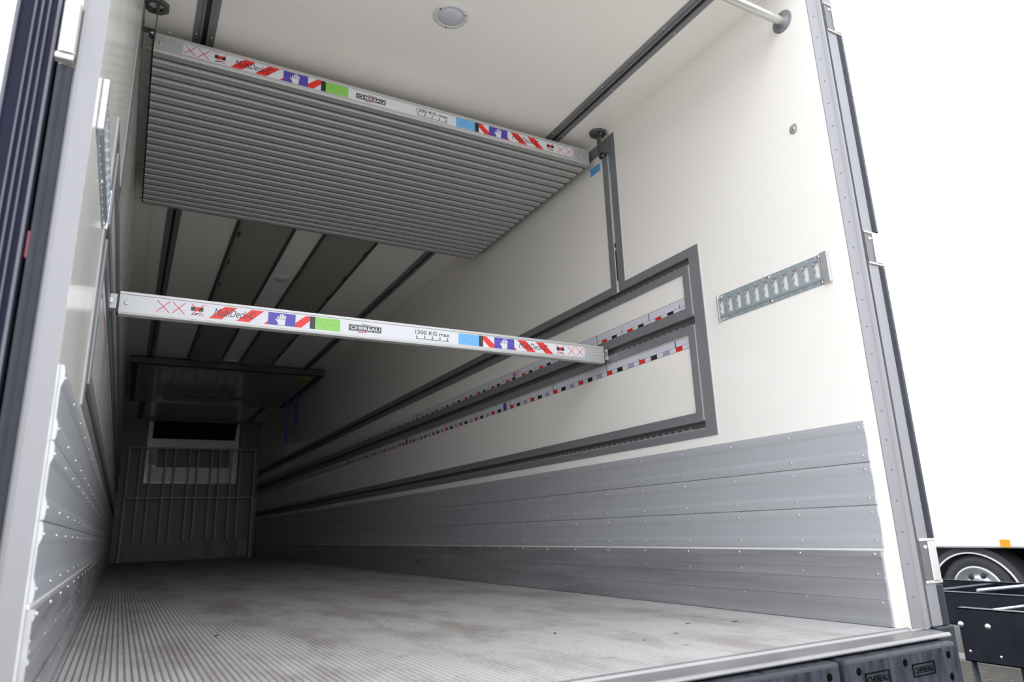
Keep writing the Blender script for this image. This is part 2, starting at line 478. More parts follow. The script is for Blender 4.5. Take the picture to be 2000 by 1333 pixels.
    m.box(c[0] - 0.018, c[0] - 0.004, c[1] - 0.045, c[1] + 0.045, 2.6225, 2.6285, 'darksteel')
    fin(m).build('mounting_plate', t)
    m = MB().box(W - 0.058, W - 0.054, 1.395, 1.435, 2.49, 2.62, 'darksteel').box(W - 0.058, W - 0.010, 1.395, 1.435, 2.486, 2.491, 'darksteel')
    m.box(W - 0.012, W - 0.008, 1.395, 1.435, 2.49, 2.51, 'darksteel')
    fin(m).build('hanger', t, bevel=0.0015)
    m = MB().cyl((W - 0.045, 1.405, 2.47), 0.013, 0.022, 'y', 'plastic', 16).cyl((W - 0.045, 1.401, 2.47), 0.006, 0.03, 'y', 'rivet', 10)
    fin(m).build('guide_roller', t)
side_pair(build_rails)

# sealed edge of the lift panel and the square blue marks
def blue_marks(side, fin):
    m = MB().box(W - 0.0012, W - 0.0004, 1.494, 1.595, 2.431, 2.481, 'sky')
    o = fin(m).build('blue_sticker')
    tag(o, 'small square blue sticker under the deck corner on the %s' % SIDE_TXT[side], 'sticker')
blue_marks('right', lambda m: m)

# ================================================================== ruler tapes
def ruler(side, fin, kind):
    m = MB()
    fn = lambda y, z: (W - 0.0011, y, z)
    f2 = lambda y, z: (W - 0.0014, y, z)
    Y1 = 13.3
    if kind == 'upper':
        z0, zc, z1 = 1.3735, 1.392, 1.433
        m.box(W - 0.001, W - 0.0003, 0.889, Y1, z0, z1, 'tape')
        rect(m, 0.889, Y1, z1 - 0.0015, z1, fn, 'black'); rect(m, 0.889, Y1, zc - 0.0006, zc + 0.0006, fn, 'black')
        k = 0; y = 0.935
        while y + 0.235 < Y1:
            rect(m, y - 0.0025, y + 0.0025, zc, zc + (0.041 if k % 2 else 0.016), fn, 'black')
            rect(m, y - 0.001, y + 0.001, z0, zc, fn, 'black')
            rect(m, y + 0.047, y + 0.094, z0, zc, fn, 'black'); rect(m, y + 0.141, y + 0.188, z0, zc, fn, 'red')
            rect(m, y - 0.047 + 0.047, y + 0.047, z0, zc - 0.001, lambda a, b: (W - 0.00105, a, b), 'white')
            rect(m, y + 0.094, y + 0.141, z0, zc - 0.001, fn, 'white'); rect(m, y + 0.188, y + 0.235, z0, zc - 0.001, lambda a, b: (W - 0.00105, a, b), 'white')
            if k % 8 == 7:        # small flag
                a, b = y + 0.03, zc + 0.002
                rect(m, a, a + 0.055, b, b + 0.03, f2, 'blue')
                f3 = lambda y, z: (W - 0.0017, y, z)
                for (p, q, r, s) in ((0, 0.055, 0.011, 0.019), (0.023, 0.032, 0, 0.03)): rect(m, a + p, a + q, b + r, b + s, f3, 'white')
                f4 = lambda y, z: (W - 0.0019, y, z)
                for (p, q, r, s) in ((0, 0.055, 0.013, 0.017), (0.025, 0.030, 0, 0.03)): rect(m, a + p, a + q, b + r, b + s, f4, 'red')
                for sx in (1, -1):
                    cx, cz = a + 0.0275, b + 0.015
                    for w_, kk, ff in ((0.004, 'white', f3), (0.0016, 'red', f4)):
                        poly(m, [(cx - 0.0275, cz - sx * 0.015 - w_), (cx - 0.0275, cz - sx * 0.015 + w_), (cx + 0.0275, cz + sx * 0.015 + w_), (cx + 0.0275, cz + sx * 0.015 - w_)], ff, kk)
            k += 1; y += 0.235
    else:
        z0, zc, z1 = 1.178, 1.202, 1.237
        m.box(W - 0.001, W - 0.0003, 0.889, Y1, z0, z1, 'tape')
        for zz in (z0, zc - 0.0006, z1 - 0.0012): rect(m, 0.889, Y1, zz, zz + 0.0013, fn, 'black')
        rect(m, 0.889, Y1, z0 + 0.0013, zc - 0.0008, lambda a, b: (W - 0.00105, a, b), 'white')
        k = 0; y = 0.991; s = 0.2875 / 6
        while y + 0.2875 < Y1:
            rect(m, y - 0.003, y + 0.003, zc - 0.001, zc + (0.012 if k % 2 else 0.034), fn, 'black')
            for a, c in ((-1, 'red'), (1, 'lav'), (3, 'black')):
                rect(m, y + a * s, y + (a + 1) * s, z0 + 0.001, zc - 0.0006, fn, c)
            for a in range(6): rect(m, y + a * s - 0.0008, y + a * s + 0.0008, z0, zc, fn, 'black')
            if k % 7 == 6:
                a = y + 1.2 * s
                rect(m, a, a + 0.045, z0, z1 - 0.002, f2, 'blue')
                for i in range(8):
                    t = i * PI / 4; c, d = a + 0.0225 + 0.012 * math.cos(t), (z0 + z1) / 2 + 0.012 * math.sin(t)
                    rect(m, c - 0.0014, c + 0.0014, d - 0.0014, d + 0.0014, lambda y, z: (W - 0.0017, y, z), 'yellow')
            k += 1; y += 0.2875
    o = fin(m).build('ruler_tape')
    tag(o, '%s measuring tape with red and black blocks, %s the middle rail, %s' % (('pale', 'just above') + (SIDE_TXT[side],) if kind == 'upper' else ('pale', 'just below') + (SIDE_TXT[side],)),
        'measuring tape', 'measuring tapes along the rails')
side_pair(lambda s, f: (ruler(s, f, 'upper'), ruler(s, f, 'lower')))

# ================================================================== kick panels
BOLT_Y = [0.075 + 0.3125 * i for i in range(43)]
def build_kick(side, fin):
    y0, y1 = 0.053, L - 0.02
    for i, (za, zb, place) in enumerate(((0.553, 0.702, 'topmost'), (0.404, 0.5525, 'middle'), (0.258, 0.4035, 'lowest'))):
        h = zb - za
        xs = W - 0.0006
        # profile (x,z): flat edge bands standing a little proud, shallow dished middle
        prof = [(xs, za), (xs - 0.007, za + 0.001), (xs - 0.0085, za + 0.012), (xs - 0.0085, za + 0.030), (xs - 0.004, za + 0.045), (xs - 0.004, zb - 0.045), (xs - 0.0085, zb - 0.032),
                (xs - 0.0085, zb - 0.014), (xs - 0.006, zb - 0.002), (xs, zb)]
        m = MB().prism(prof, 'y', y0, y1, 'kick')
        for y in BOLT_Y:
            m.dome((xs - 0.0085, y, za + 0.024), 0.0042, 0.003, 'x', 'rivet', -1)
            m.dome((xs - 0.0085, y, zb - 0.024), 0.0042, 0.003, 'x', 'rivet', -1)
        o = fin(m).build('kick_panel')
        tag(o, '%s of the three long grey riveted metal planks lining the lower %s' % (place, SIDE_TXT[side]), 'kick panel', 'riveted planks on the lower walls')
    m = MB().box(W - 0.004, W - 0.0005, y0, y1, 0.2485, 0.2575, 'seal')
    o = fin(m).build('sealant_bead'); tag(o, 'thin white sealant line between planks and scuff plate on the %s' % SIDE_TXT[side], 'sealant', 'white sealant lines')
    xs = W - 0.0006
    prof = [(xs, 0.002), (xs - 0.015, 0.002), (xs - 0.013, 0.012), (xs - 0.010, 0.016), (xs - 0.010, 0.086), (xs - 0.014, 0.089), (xs - 0.014, 0.094), (xs - 0.010, 0.100), (xs - 0.010, 0.152), (xs - 0.014, 0.155),
            (xs - 0.014, 0.160), (xs - 0.010, 0.166), (xs - 0.010, 0.190), (xs - 0.013, 0.193), (xs - 0.010, 0.198), (xs - 0.010, 0.226), (xs - 0.013, 0.229), (xs - 0.013, 0.247), (xs, 0.248)]
    m = MB().prism(prof, 'y', y0 + 0.01, y1, 'scuff')
    for y in BOLT_Y:
        m.dome((xs - 0.013, y + 0.012, 0.238), 0.005, 0.004, 'x', 'rivet', -1)
        m.dome((xs - 0.010, y + 0.014, 0.172), 0.005, 0.002, 'x', 'scuff', -1); m.dome((xs - 0.010, y + 0.014, 0.078), 0.005, 0.002, 'x', 'scuff', -1)
    o = fin(m).build('scuff_plate'); tag(o, 'scratched ribbed aluminium scuff plate at the foot of the %s' % SIDE_TXT[side], 'scuff plate', 'scuff plates at the floor')
side_pair(build_kick)

# ================================================================== short slotted tracks near the rear
def build_track(side, fin):
    y0, y1, z0, z1 = 0.085, 0.678, 1.248, 1.372
    t = thing('slotted_track', (W if side == 'right' else 0, 0.38, 1.31), 'short galvanised lashing track with eleven slots on the white %s' % SIDE_TXT[side], 'lashing track', 'lashing tracks by the opening')
    m = MB()
    xo, xi = W - 0.0125, W - 0.0105
    za, zb = 1.276, 1.346
    m.box(W - 0.0035, W - 0.0005, y0 + 0.03, y1 - 0.004, z0, z0 + 0.018, 'galv').box(W - 0.0035, W - 0.0005, y0 + 0.03, y1 - 0.004, z1 - 0.018, z1, 'galv')
    m.prism([(W - 0.0035, z0 + 0.015), (W - 0.0035, z0 + 0.018), (xi, za - 0.007), (xo, za - 0.009)], 'y', y0 + 0.03, y1 - 0.004, 'galv')
    m.prism([(W - 0.0035, z1 - 0.015), (W - 0.0035, z1 - 0.018), (xi, zb + 0.007), (xo, zb + 0.009)], 'y', y0 + 0.03, y1 - 0.004, 'galv')
    m.box(xo, xi, y0 + 0.03, y1 - 0.004, za - 0.009, za, 'galv').box(xo, xi, y0 + 0.03, y1 - 0.004, zb, zb + 0.009, 'galv')
    n = 11; p = 0.0512; c0 = 0.142
    ys = [y0 + 0.03] 
    for i in range(n):
        c = c0 + i * p; ys += [c - 0.014, c + 0.014]
    ys += [y1 - 0.004]
    for i in range(0, len(ys), 2): 
        if ys[i + 1] > ys[i]: m.box(xo, xi, ys[i], ys[i + 1], za, zb, 'galv')
    for i in range(n):   # notched inner edge of each slot
        c = c0 + i * p
        for zz in (za, (za + zb) / 2 - 0.005, zb - 0.012):
            m.add([(xi, c + 0.014, zz), (xi, c + 0.014, zz + 0.013), (xi, c + 0.003, zz + 0.009), (xi, c + 0.004, zz + 0.003)], [(0, 1, 2, 3)], 'galv')
            m.box(xo, W - 0.001, c + 0.012, c + 0.014, zz, zz + 0.013, 'cast')
    for i in range(12):
        for zz in (z0 + 0.009, z1 - 0.009): m.dome((W - 0.0035, y0 + 0.06 + i * 0.045, zz), 0.003, 0.002, 'x', 'rivet', -1)
    fin(m).build('slotted_plate', t)
    for ya, yb in ((y0, y0 + 0.034), (y1 - 0.008, y1)):
        m = MB().box(W - 0.0145, W - 0.0005, ya, yb, z0 - 0.002, z1 + 0.002, 'cast')
        fin(m).build('end_cap', t, bevel=0.003, seg=2)
    for y in (y0 + 0.045, y1 - 0.02, 0.38):
        for zz in (z0 + 0.009, z1 - 0.009):
            m = MB().cyl((W - 0.0045, y, zz), 0.009, 0.004, 'x', 'rivet', 16).dome((W - 0.0045, y, zz), 0.007, 0.004, 'x', 'rivet', -1, 12)
            fin(m).build('bolt', t)
side_pair(build_track)

# round wall boss, and the pole across the ceiling near the doors
t = thing('wall_boss', (W, 0.152, 1.951), 'small round steel cap with centre screw on the white wall above the lashing track', 'wall fitting')
MB().lathe((W - 0.0004, 0.152, 1.951), [(0.0225, 0), (0.0225, -0.002), (0.019, -0.0035), (0.001, -0.0035)], 'x', 'hinge', 32).build('disc', t)
MB().lathe((W - 0.0038, 0.152, 1.951), [(0.007, 0), (0.006, -0.003), (0.001, -0.0035)], 'x', 'rivet', 12).build('screw', t)
t = thing('cross_pole', (W / 2, 0.128, 2.467), 'round brushed aluminium pole spanning wall to wall under the ceiling at the rear', 'pole')
MB().cyl((0.004, 0.128, 2.467), 0.0185, W - 0.008, 'x', 'hinge', 40).build('pole', t)
for x, s in ((W - 0.0004, -1), (0.0004, 1)):
    MB().lathe((x, 0.128, 2.467), [(0.050, 0), (0.050, s * 0.002), (0.045, s * 0.004), (0.024, s * 0.0045), (0.022, s * 0.010), (0.019, s * 0.010)], 'x', 'rail', 40).build('wall_flange', t)

# ================================================================== ceiling rails, lamps, ducts
for x0, txt in ((2.157, 'nearer the right-hand wall'), (0.205, 'nearer the left-hand wall')):
    t = thing('ceiling_rail', (x0 + 0.046, 0.05, H), 'long grey aluminium ceiling rail with a dark centre slot, %s' % txt, 'ceiling rail', 'ceiling rails')
    m = MB(); w = 0.093
    for a, b in ((0, 0.026), (w - 0.026, w)):
        m.prism([(x0 + a, H - 0.0005), (x0 + b, H - 0.0005), (x0 + b, H - 0.006), (x0 + a, H - 0.006)], 'y', 0.06, L - 0.05, 'rail')
    for a, b in ((0.026, 0.036), (w - 0.036, w - 0.026)):
        m.prism([(x0 + a, H - 0.0005), (x0 + b, H - 0.0005), (x0 + b, H - 0.014), (x0 + (a + b) / 2, H - 0.016), (x0 + a, H - 0.014)], 'y', 0.06, L - 0.05, 'rail')
    m.build('rail_profile', t)
    MB().box(x0 + 0.036, x0 + w - 0.036, 0.06, L - 0.05, H - 0.003, H - 0.0006, 'plastic').build('centre_slot', t)
    m = MB()
    for i in range(26):
        for a in (0.013, w - 0.013): m.dome((x0 + a, 0.55 + 0.5 * i, H - 0.006), 0.005, 0.003, 'z', 'rivet', -1)
    m.build('rivet_row', t)
o = MB().box(0.104, 0.116, 1.6, 8.4, H - 0.006, H - 0.0005, 'gel').build('cable_cover')
tag(o, 'slim white cable cover along the ceiling beside the left-hand rail', 'cable cover')

lamp_txt = ['round white recessed ceiling lamp with three dark screws nearest the doors', 'round white ceiling lamp between the two grey ducts', 'round ceiling lamp deep inside above the stowed bulkhead edge']
for (x, y), lab in zip(((1.232, 0.922), (1.20, 4.70), (1.21, 8.12)), lamp_txt):
    t = thing('ceiling_lamp', (x, y, H), lab, 'ceiling lamp', 'round ceiling lamps')
    MB().lathe((x, y, H - 0.0005), [(0.080, 0), (0.080, -0.003), (0.077, -0.007), (0.070, -0.009), (0.062, -0.010), (0.060, -0.006)], 'z', 'lampring', 48).build('bezel', t)
    MB().lathe((x, y, H - 0.004), [(0.060, 0), (0.058, -0.004), (0.045, -0.010), (0.025, -0.014), (0.001, -0.015)], 'z', 'lamp', 48).build('lens', t)
    for a in (100, 220, 340):
        a = math.radians(a - 15)
        MB().dome((x + 0.069 * math.cos(a), y + 0.069 * math.sin(a), H - 0.0098), 0.0045, 0.002, 'z', 'plastic', -1).build('screw', t)

for x0, x1, lab, side in ((0.67, 1.095, 'shallow grey fabric air duct on the ceiling, left of the centre lamps', 0), (1.30, 1.742, 'shallow grey fabric air duct on the ceiling, right of the centre lamps', 1)):
    t = thing('air_duct', ((x0 + x1) / 2, 2.75, H), lab, 'air duct', 'ceiling air ducts')
    m = MB(); n = 12; prof = []
    for i in range(n + 1):
        u = i / n; prof.append((x0 + 0.02 + (x1 - x0 - 0.04) * u, H - 0.004 - 0.045 * math.sin(PI * u) ** 0.6))
    prof += [(x1 - 0.02, H - 0.001), (x0 + 0.02, H - 0.001)]
    m.prism(prof, 'y', 2.75, 8.10, 'duct', smooth=True)
    m.build('fabric', t)
    for a in (x0, x1 - 0.022):
        MB().box(a, a + 0.022, 2.75, 8.10, H - 0.012, H - 0.0005, 'darksteel').build('edge_strip', t)
    m = MB()
    for i in range(8):
        y = 3.1 + 0.62 * i
        xx = x0 + 0.04 if side == 0 else x1 - 0.04
        m = MB().box(xx - 0.006, xx + 0.006, y, y + 0.09, H - 0.036, H - 0.026, 'plastic'); m.build('buckle', t)

# ================================================================== deck beams
BX0, BX1 = 0.037, 2.423
PROF = [(0.0012, 0.012), (0.0012, 0.083), (-0.0015, 0.085), (-0.0015, 0.095), (0.070, 0.095), (0.070, 0.040), (0.0695, 0.008), (0.066, 0.008), (0.0655, 0.055), (0.0435, 0.055), (0.043, 0.004), (0.041, 0.001), (0.028, 0.001), (0.0265, 0.007), (0.0225, 0.007),
        (0.021, 0.0), (0.004, 0.0), (0.001, 0.003), (0.001, 0.006), (-0.0005, 0.008), (-0.0005, 0.011)]
def hand(m, cx, cz, s, fn, k, flip=1):
    poly(m, [(cx - .30 * s, cz - .5 * s), (cx + .28 * s, cz - .5 * s), (cx + .33 * s, cz - .1 * s), (cx + .30 * s, cz + .08 * s), (cx - .33 * s, cz + .08 * s), (cx - .33 * s, cz - .2 * s)], fn, k)
    for a, b, l in ((-.26, -.30, .20), (-.08, -.09, .40), (.10, .11, .44), (.27, .30, .30)):
        w = .075 * s
        poly(m, [(cx + a * s - w, cz + .05 * s), (cx + a * s + w, cz + .05 * s), (cx + b * s + w, cz + (.08 + l) * s), (cx + b * s, cz + (.11 + l) * s), (cx + b * s - w, cz + (.08 + l) * s)], fn, k)
    f = flip
    fn2 = lambda a, b: (fn(a, b)[0], fn(a, b)[1] - 0.0001, fn(a, b)[2])
    poly(m, [(cx + f * .28 * s, cz - .32 * s), (cx + f * .54 * s, cz - .02 * s), (cx + f * .50 * s, cz + .05 * s), (cx + f * .43 * s, cz + .04 * s), (cx + f * .28 * s, cz - .10 * s)], fn2, k)
def line(m, a, b, w, fn, k):
    d = Vector((b[0] - a[0], b[1] - a[1])); n = Vector((-d.y, d.x)).normalized() * w / 2
    poly(m, [(a[0] - n.x, a[1] - n.y), (b[0] - n.x, b[1] - n.y), (b[0] + n.x, b[1] + n.y), (a[0] + n.x, a[1] + n.y)], fn, k)
def sticker(y0, zb, parent):
    """printed strip on the beam's front face: zb = underside of the beam"""
    m = MB()
    Z0, Z1 = zb + 0.021, zb + 0.078; Hh = Z1 - Z0
    lay = lambda i: (lambda a, b: (a, y0 - 0.0006 - 0.00015 * i, b))
    m.box(0.170, 2.287, y0 - 0.0006, y0 + 0.001, Z0, Z1, 'white')
    f1, f2, f3, f4 = lay(1), lay(2), lay(3), lay(4)
    mir = lambda x: 2.457 - x
    def sym(p, s): return [(x if s > 0 else mir(x), z) for x, z in p]
    for s in (1, -1):
        for a, b in ((0.175, 0.223), (0.233, 0.281)):
            for q in (((a, Z0 + .004), (b, Z1 - .004)), ((a, Z1 - .004), (b, Z0 + .004))):
                p = sym(q, s); line(m, p[0], p[1], 0.003, f2, 'red')
            p = sym([(a, Z0 + .020), (b + .004, Z0 + .020)], s); line(m, p[0], p[1], 0.0008, f1, 'lav')
            p = sym([(a + .02, Z0 + .006), (a + .034, Z0 + .006)], s); line(m, p[0], p[1], 0.0012, f1, 'lav')
        # crossed out load pictogram
        a = 0.303
        p = sym([(a, Z0 + .024), (a + .048, Z0 + .024), (a + .048, Z0 + .042), (a, Z0 + .042)], s); poly(m, p, f1, 'black')
        p = sym([(a + .015, Z0 + .025), (a + .032, Z0 + .025), (a + .032, Z0 + .041), (a + .015, Z0 + .041)], s); poly(m, p, f2, 'red')
        for q in (((a + .002, Z0 + .006), (a + .050, Z1 - .003)), ((a + .002, Z1 - .003), (a + .050, Z0 + .006))):
            p = sym(q, s); line(m, p[0], p[1], 0.003, f3, 'red')
        for q in (((a + .004, Z0 + .007), (a + .020, Z0 + .010)), ((a + .018, Z0 + .013), (a + .034, Z0 + .013)), ((a + .022, Z0 + .006), (a + .022, Z0 + .013)), ((a + .033, Z0 + .008), (a + .040, Z0 + .007))):
            p = sym(q, s); line(m, p[0], p[1], 0.0035, f1, 'black')
        # red slanting bars
        for b0, b1 in ((0.3735, 0.424), (0.483, 0.535)):
            poly(m, sym([(b0, Z0), (b1, Z0), (b1 + .060, Z1), (b0 + .060, Z1)], s), f1, 'red')
        poly(m, sym([(0.596, Z0), (0.6125, Z0), (0.6125, Z0 + .016)], s), f1, 'red')
        poly(m, sym([(0.729, Z0), (0.757, Z0), (0.7935, Z0 + .036), (0.7935, Z1), (0.775, Z1), (0.729, Z0 + .018)], s), f1, 'red')
        poly(m, sym([(0.6125, Z0), (0.7295, Z0), (0.7295, Z1), (0.6125, Z1)], s), f2, 'blue')
        hand(m, 0.670 if s > 0 else mir(0.670), (Z0 + Z1) / 2 - 0.002, Hh * 0.88, f3, 'white', -1)
        poly(m, sym([(0.7935, Z0), (0.817, Z0), (0.817, Z1), (0.7935, Z1)], s), f2, 'black')
        g, g2 = ('green', 'green2') if s > 0 else ('sky', 'sky2')
        poly(m, sym([(0.817, Z0), (0.931, Z0), (0.931, Z1), (0.817, Z1)], s), f2, g)
        for q in (((0.868, Z1 - .008), (0.872, Z1 - .020)), ((0.872, Z1 - .020), (0.848, Z0 + .026)), ((0.848, Z0 + .026), (0.866, Z0 + .008)), ((0.876, Z0 + .030), (0.900, Z0 + .030)), ((0.900, Z0 + .030), (0.905, Z0 + .024)),
                  ((0.905, Z0 + .024), (0.876, Z0 + .021)), ((0.858, Z0 + .010), (0.868, Z0 + .010))):
            p = sym(q, s); line(m, p[0], p[1], 0.0016, f3, g2)
        x0, x1 = (0.392, 0.560) if s > 0 else (1.872, 2.050)
        put_text(m, 'MultiDeck-C', x0, x1, Z0 + 0.014, Z0 + 0.046, f4, 'black', 0.0, 0.25)
    # maker's badge
    xa, xb = 0.970, 1.128
    za, zc = Z0 + 0.011, Z1 - 0.014
    r = 0.004
    for i, (d, k, ff) in enumerate(((0, 'black', f1), (0.0016, 'white', f2), (0.0032, 'black', f3))):
        rect(m, xa + d, xb - d, za + d, zc - d, ff, k)
    put_text(m, 'CHEREAU', xa + 0.008, xb - 0.008, za + 0.0075, zc - 0.0075, f4, 'white', 0.03, 0.0, 1.05)
    rect(m, xa + 0.062, xa + 0.088, zc + 0.002, zc + 0.0045, f2, 'black'); rect(m, xa + 0.088, xa + 0.108, zc + 0.002, zc + 0.0045, f2, 'red')
    rect(m, xa + 0.045, xa + 0.085, za - 0.0055, za - 0.002, f2, 'red')
    # load limit
    put_text(m, '1200 KG max', 1.297, 1.478, Z0 + 0.030, Z0 + 0.050, f2, 'black', 0.012, 0.0)
    rect(m, 1.300, 1.474, Z0 + 0.0055, Z0 + 0.0085, f2, 'black')
    for i in range(5):
        x = 1.305 + i * 0.0405
        rect(m, x - 0.0017, x + 0.0017, Z0 + 0.016, Z0 + 0.026, f2, 'black')
        poly(m, [(x - 0.0048, Z0 + 0.017), (x, Z0 + 0.009), (x + 0.0048, Z0 + 0.017)], f2, 'black')
    o = m.build('printed_strip', parent)
    o['label'] = 'white printed strip with red bars, hands and lettering'
def beam(x0, x1, y0, zb, label, group, front):
    t = thing('deck_beam', ((x0 + x1) / 2, y0, zb), label, 'deck beam', group)
    m = MB().prism([(y0 + p, zb + q) for p, q in PROF], 'x', x0 + 0.004, x1 - 0.004, 'beam')
    m.build('aluminium_profile', t)
    MB().box(x0 + 0.004, x1 - 0.004, y0 + 0.0442, y0 + 0.0650, zb + 0.007, zb + 0.0545, 'recess_shade').build('recess_shade_strip', t)  # dark filler standing in for the shade inside the recess
    for a, b, s in ((x0 - 0.004, x0 + 0.004, -1), (x1 - 0.004, x1 + 0.004, 1)):
        c = MB().box(a, b, y0 + 0.004, y0 + 0.062, zb + 0.010, zb + 0.090, 'plastic')
        c.build('end_cap', t)
        xx = x0 - 0.022 if s < 0 else x1 + 0.004
        MB().box(xx, xx + 0.018, y0 + 0.030, y0 + 0.036, zb + 0.024, zb + 0.030, 'rivet').build('end_pin', t)
    if front:
        for x in (x0 + 0.030, x1 - 0.063):
            MB().lathe((x, y0 + 0.001, zb + 0.048), [(0.0085, 0), (0.0085, -0.002), (0.006, -0.004), (0.003, -0.004), (0.002, -0.002)], 'y', 'rivet', 16).build('bolt', t)
        sticker(y0 + 0.0012, zb, t)
    return t
# the single beam lowered to mid height
lb = beam(BX0, BX1, 1.5266, 1.2405, 'single pale deck beam with printed strip set across the trailer at half height', 'aluminium deck beams', True)
# its end carriages in the wall rails
for x0, x1 in ((0.006, 0.034), (2.426, 2.452)):
    m = MB().box(x0, x1, 1.532, 1.572, 1.262, 1.325, 'beam').cyl((x0 + 0.004, 1.522, 1.293), 0.010, 0.012, 'y', 'rivet', 14)
    m.build('end_carriage', lb, bevel=0.002)
# the deck of stowed beams under the ceiling
PITCH = 0.0729
for i in range(23):
    y = 1.5243 + i * PITCH
    if i == 0:
        beam(0.0496, 2.4104, y, 2.470, 'front beam of the raised ribbed deck, carrying the upper printed strip under the ceiling', 'aluminium deck beams', True)
    elif i == 1:
        b1 = beam(0.0496, 2.4104, y, 2.470, 'ribbed grey beam stowed in the raised deck under the ceiling, behind its printed front beam', 'stowed beams of the raised deck', False)
    else:
        c = copy_tree(b1); c.location.y = y

# ================================================================== far end: stowed bulkhead, evaporator, gate
t = thing('stowed_bulkhead', (W / 2, 9.6, 2.55), 'glossy folding bulkhead panel stowed flat under the ceiling deep inside', 'bulkhead')
MB().box(0.12, 2.36, 8.22, 11.0, 2.54, 2.60, 'gloss').build('panel', t)
MB().box(0.03, 2.43, 8.14, 8.22, 2.53, 2.61, 'plastic').build('edge_bar', t, bevel=0.004)
for x in (0.055, 2.375): MB().box(x, x + 0.06, 8.22, 11.0, 2.535, 2.60, 'plastic').build('side_bar', t)
MB().tube([(1.20, 8.50, 2.54), (1.20, 8.50, 2.52), (1.20, 8.80, 2.515), (1.38, 8.80, 2.515), (1.38, 8.50, 2.52), (1.38, 8.50, 2.54)], 0.007, 'hinge', 8).build('handle', t)
for x in (0.95, 1.25, 1.55): MB().box(x - 0.1, x + 0.1, 10.2, 10.32, 2.530, 2.54, 'plastic').build('grip_recess', t)
MB().box(2.15, 2.32, 8.35, 8.75, 2.534, 2.54, 'yellow').build('yellow_label', t)
for xx, yy, l, lab in ((2.24, 9.7, 0.78, 'longer thin blue strap hanging from the stowed bulkhead by the right-hand wall'), (2.36, 9.62, 0.55, 'shorter thin blue strap hanging closest to the right-hand wall')):
    m = MB().box(xx, xx + 0.045, yy, yy + 0.004, 2.54 - l, 2.538, 'strap')
    tag(m.build('hanging_strap'), lab, 'strap', 'blue straps')

t = thing('evaporator', (1.24, L - 0.4, 2.2), 'dark refrigeration evaporator with pale grille set in the front wall opening', 'cooling unit')
m = MB()
for a in (((0.36, 0.42), (1.39, 2.62)), ((2.05, 2.11), (1.39, 2.62)), ((0.42, 2.05), (2.58, 2.62))):
    m.box(a[0][0], a[0][1], L - 0.05, L - 0.001, a[1][0], a[1][1], 'plastic')
m.build('opening_frame', t)
MB().box(0.42, 2.05, L - 0.012, L - 0.001, 1.41, 2.58, 'gel').build('back_panel', t)
MB().prism([(L - 0.28, 2.56), (L - 0.013, 2.56), (L - 0.013, 2.26), (L - 0.05, 2.25)], 'x', 0.50, 1.97, 'plastic').build('hood', t)
m = MB()
for r_ in range(5):
    for c_ in range(22):
        m.box(0.64 + c_ * 0.055, 0.64 + c_ * 0.055 + 0.045, L - 0.020, L - 0.013, 2.095 + r_ * 0.028, 2.107 + r_ * 0.028, 'lampring')
m.build('grille', t)
MB().box(0.61, 1.89, L - 0.045, L - 0.013, 1.71, 2.085, 'plastic').build('coil_housing', t)
MB().box(0.47, 0.60, L - 0.06, L - 0.013, 1.76, 2.0, 'darksteel').build('side_box', t)
M['lit'] = mat('pale_lower_panel', (0.75, 0.77, 0.68), 0.3, 0, var=0.02)
MB().box(0.47, 1.95, L - 0.018, L - 0.013, 1.43, 1.69, 'lit').build('lower_panel', t)

t = thing('bulkhead_gate', (1.24, L - 0.25, 0.0), 'tall dark metal gate of upright bars before the front wall', 'gate')
m = MB(); gy = L - 0.25
for z in (2.03, 1.11): m.box(0.15, 2.34, gy, gy + 0.03, z, z + 0.03, 'darksteel')
for x in (0.13, 2.33): m.box(x, x + 0.035, gy, gy + 0.035, 0.0, 2.07, 'darksteel')
m.build('gate_frame', t)
for x in (0.33, 0.50, 0.74, 0.90, 1.15, 1.30, 1.54, 1.69, 1.90, 2.06):
    MB().box(x, x + 0.028, gy + 0.005, gy + 0.022, 0.36, 2.03, 'darksteel').build('upright_bar', t)
t = thing('perforated_kickboard', (1.24, L - 0.1, 0.0), 'low kickboard of pale squares and dark gaps at the foot of the front wall', 'kickboard')
MB().box(0.12, 2.42, L - 0.06, L - 0.002, 0.003, 0.33, 'plastic').build('dark_backing', t)
for a, b in ((0.19, 0.36), (0.55, 0.75), (0.95, 1.13), (1.36, 1.54), (1.73, 1.93), (2.14, 2.32)):
    MB().box(a, b, L - 0.075, L - 0.06, 0.04, 0.32, 'duct').build('pale_square', t)

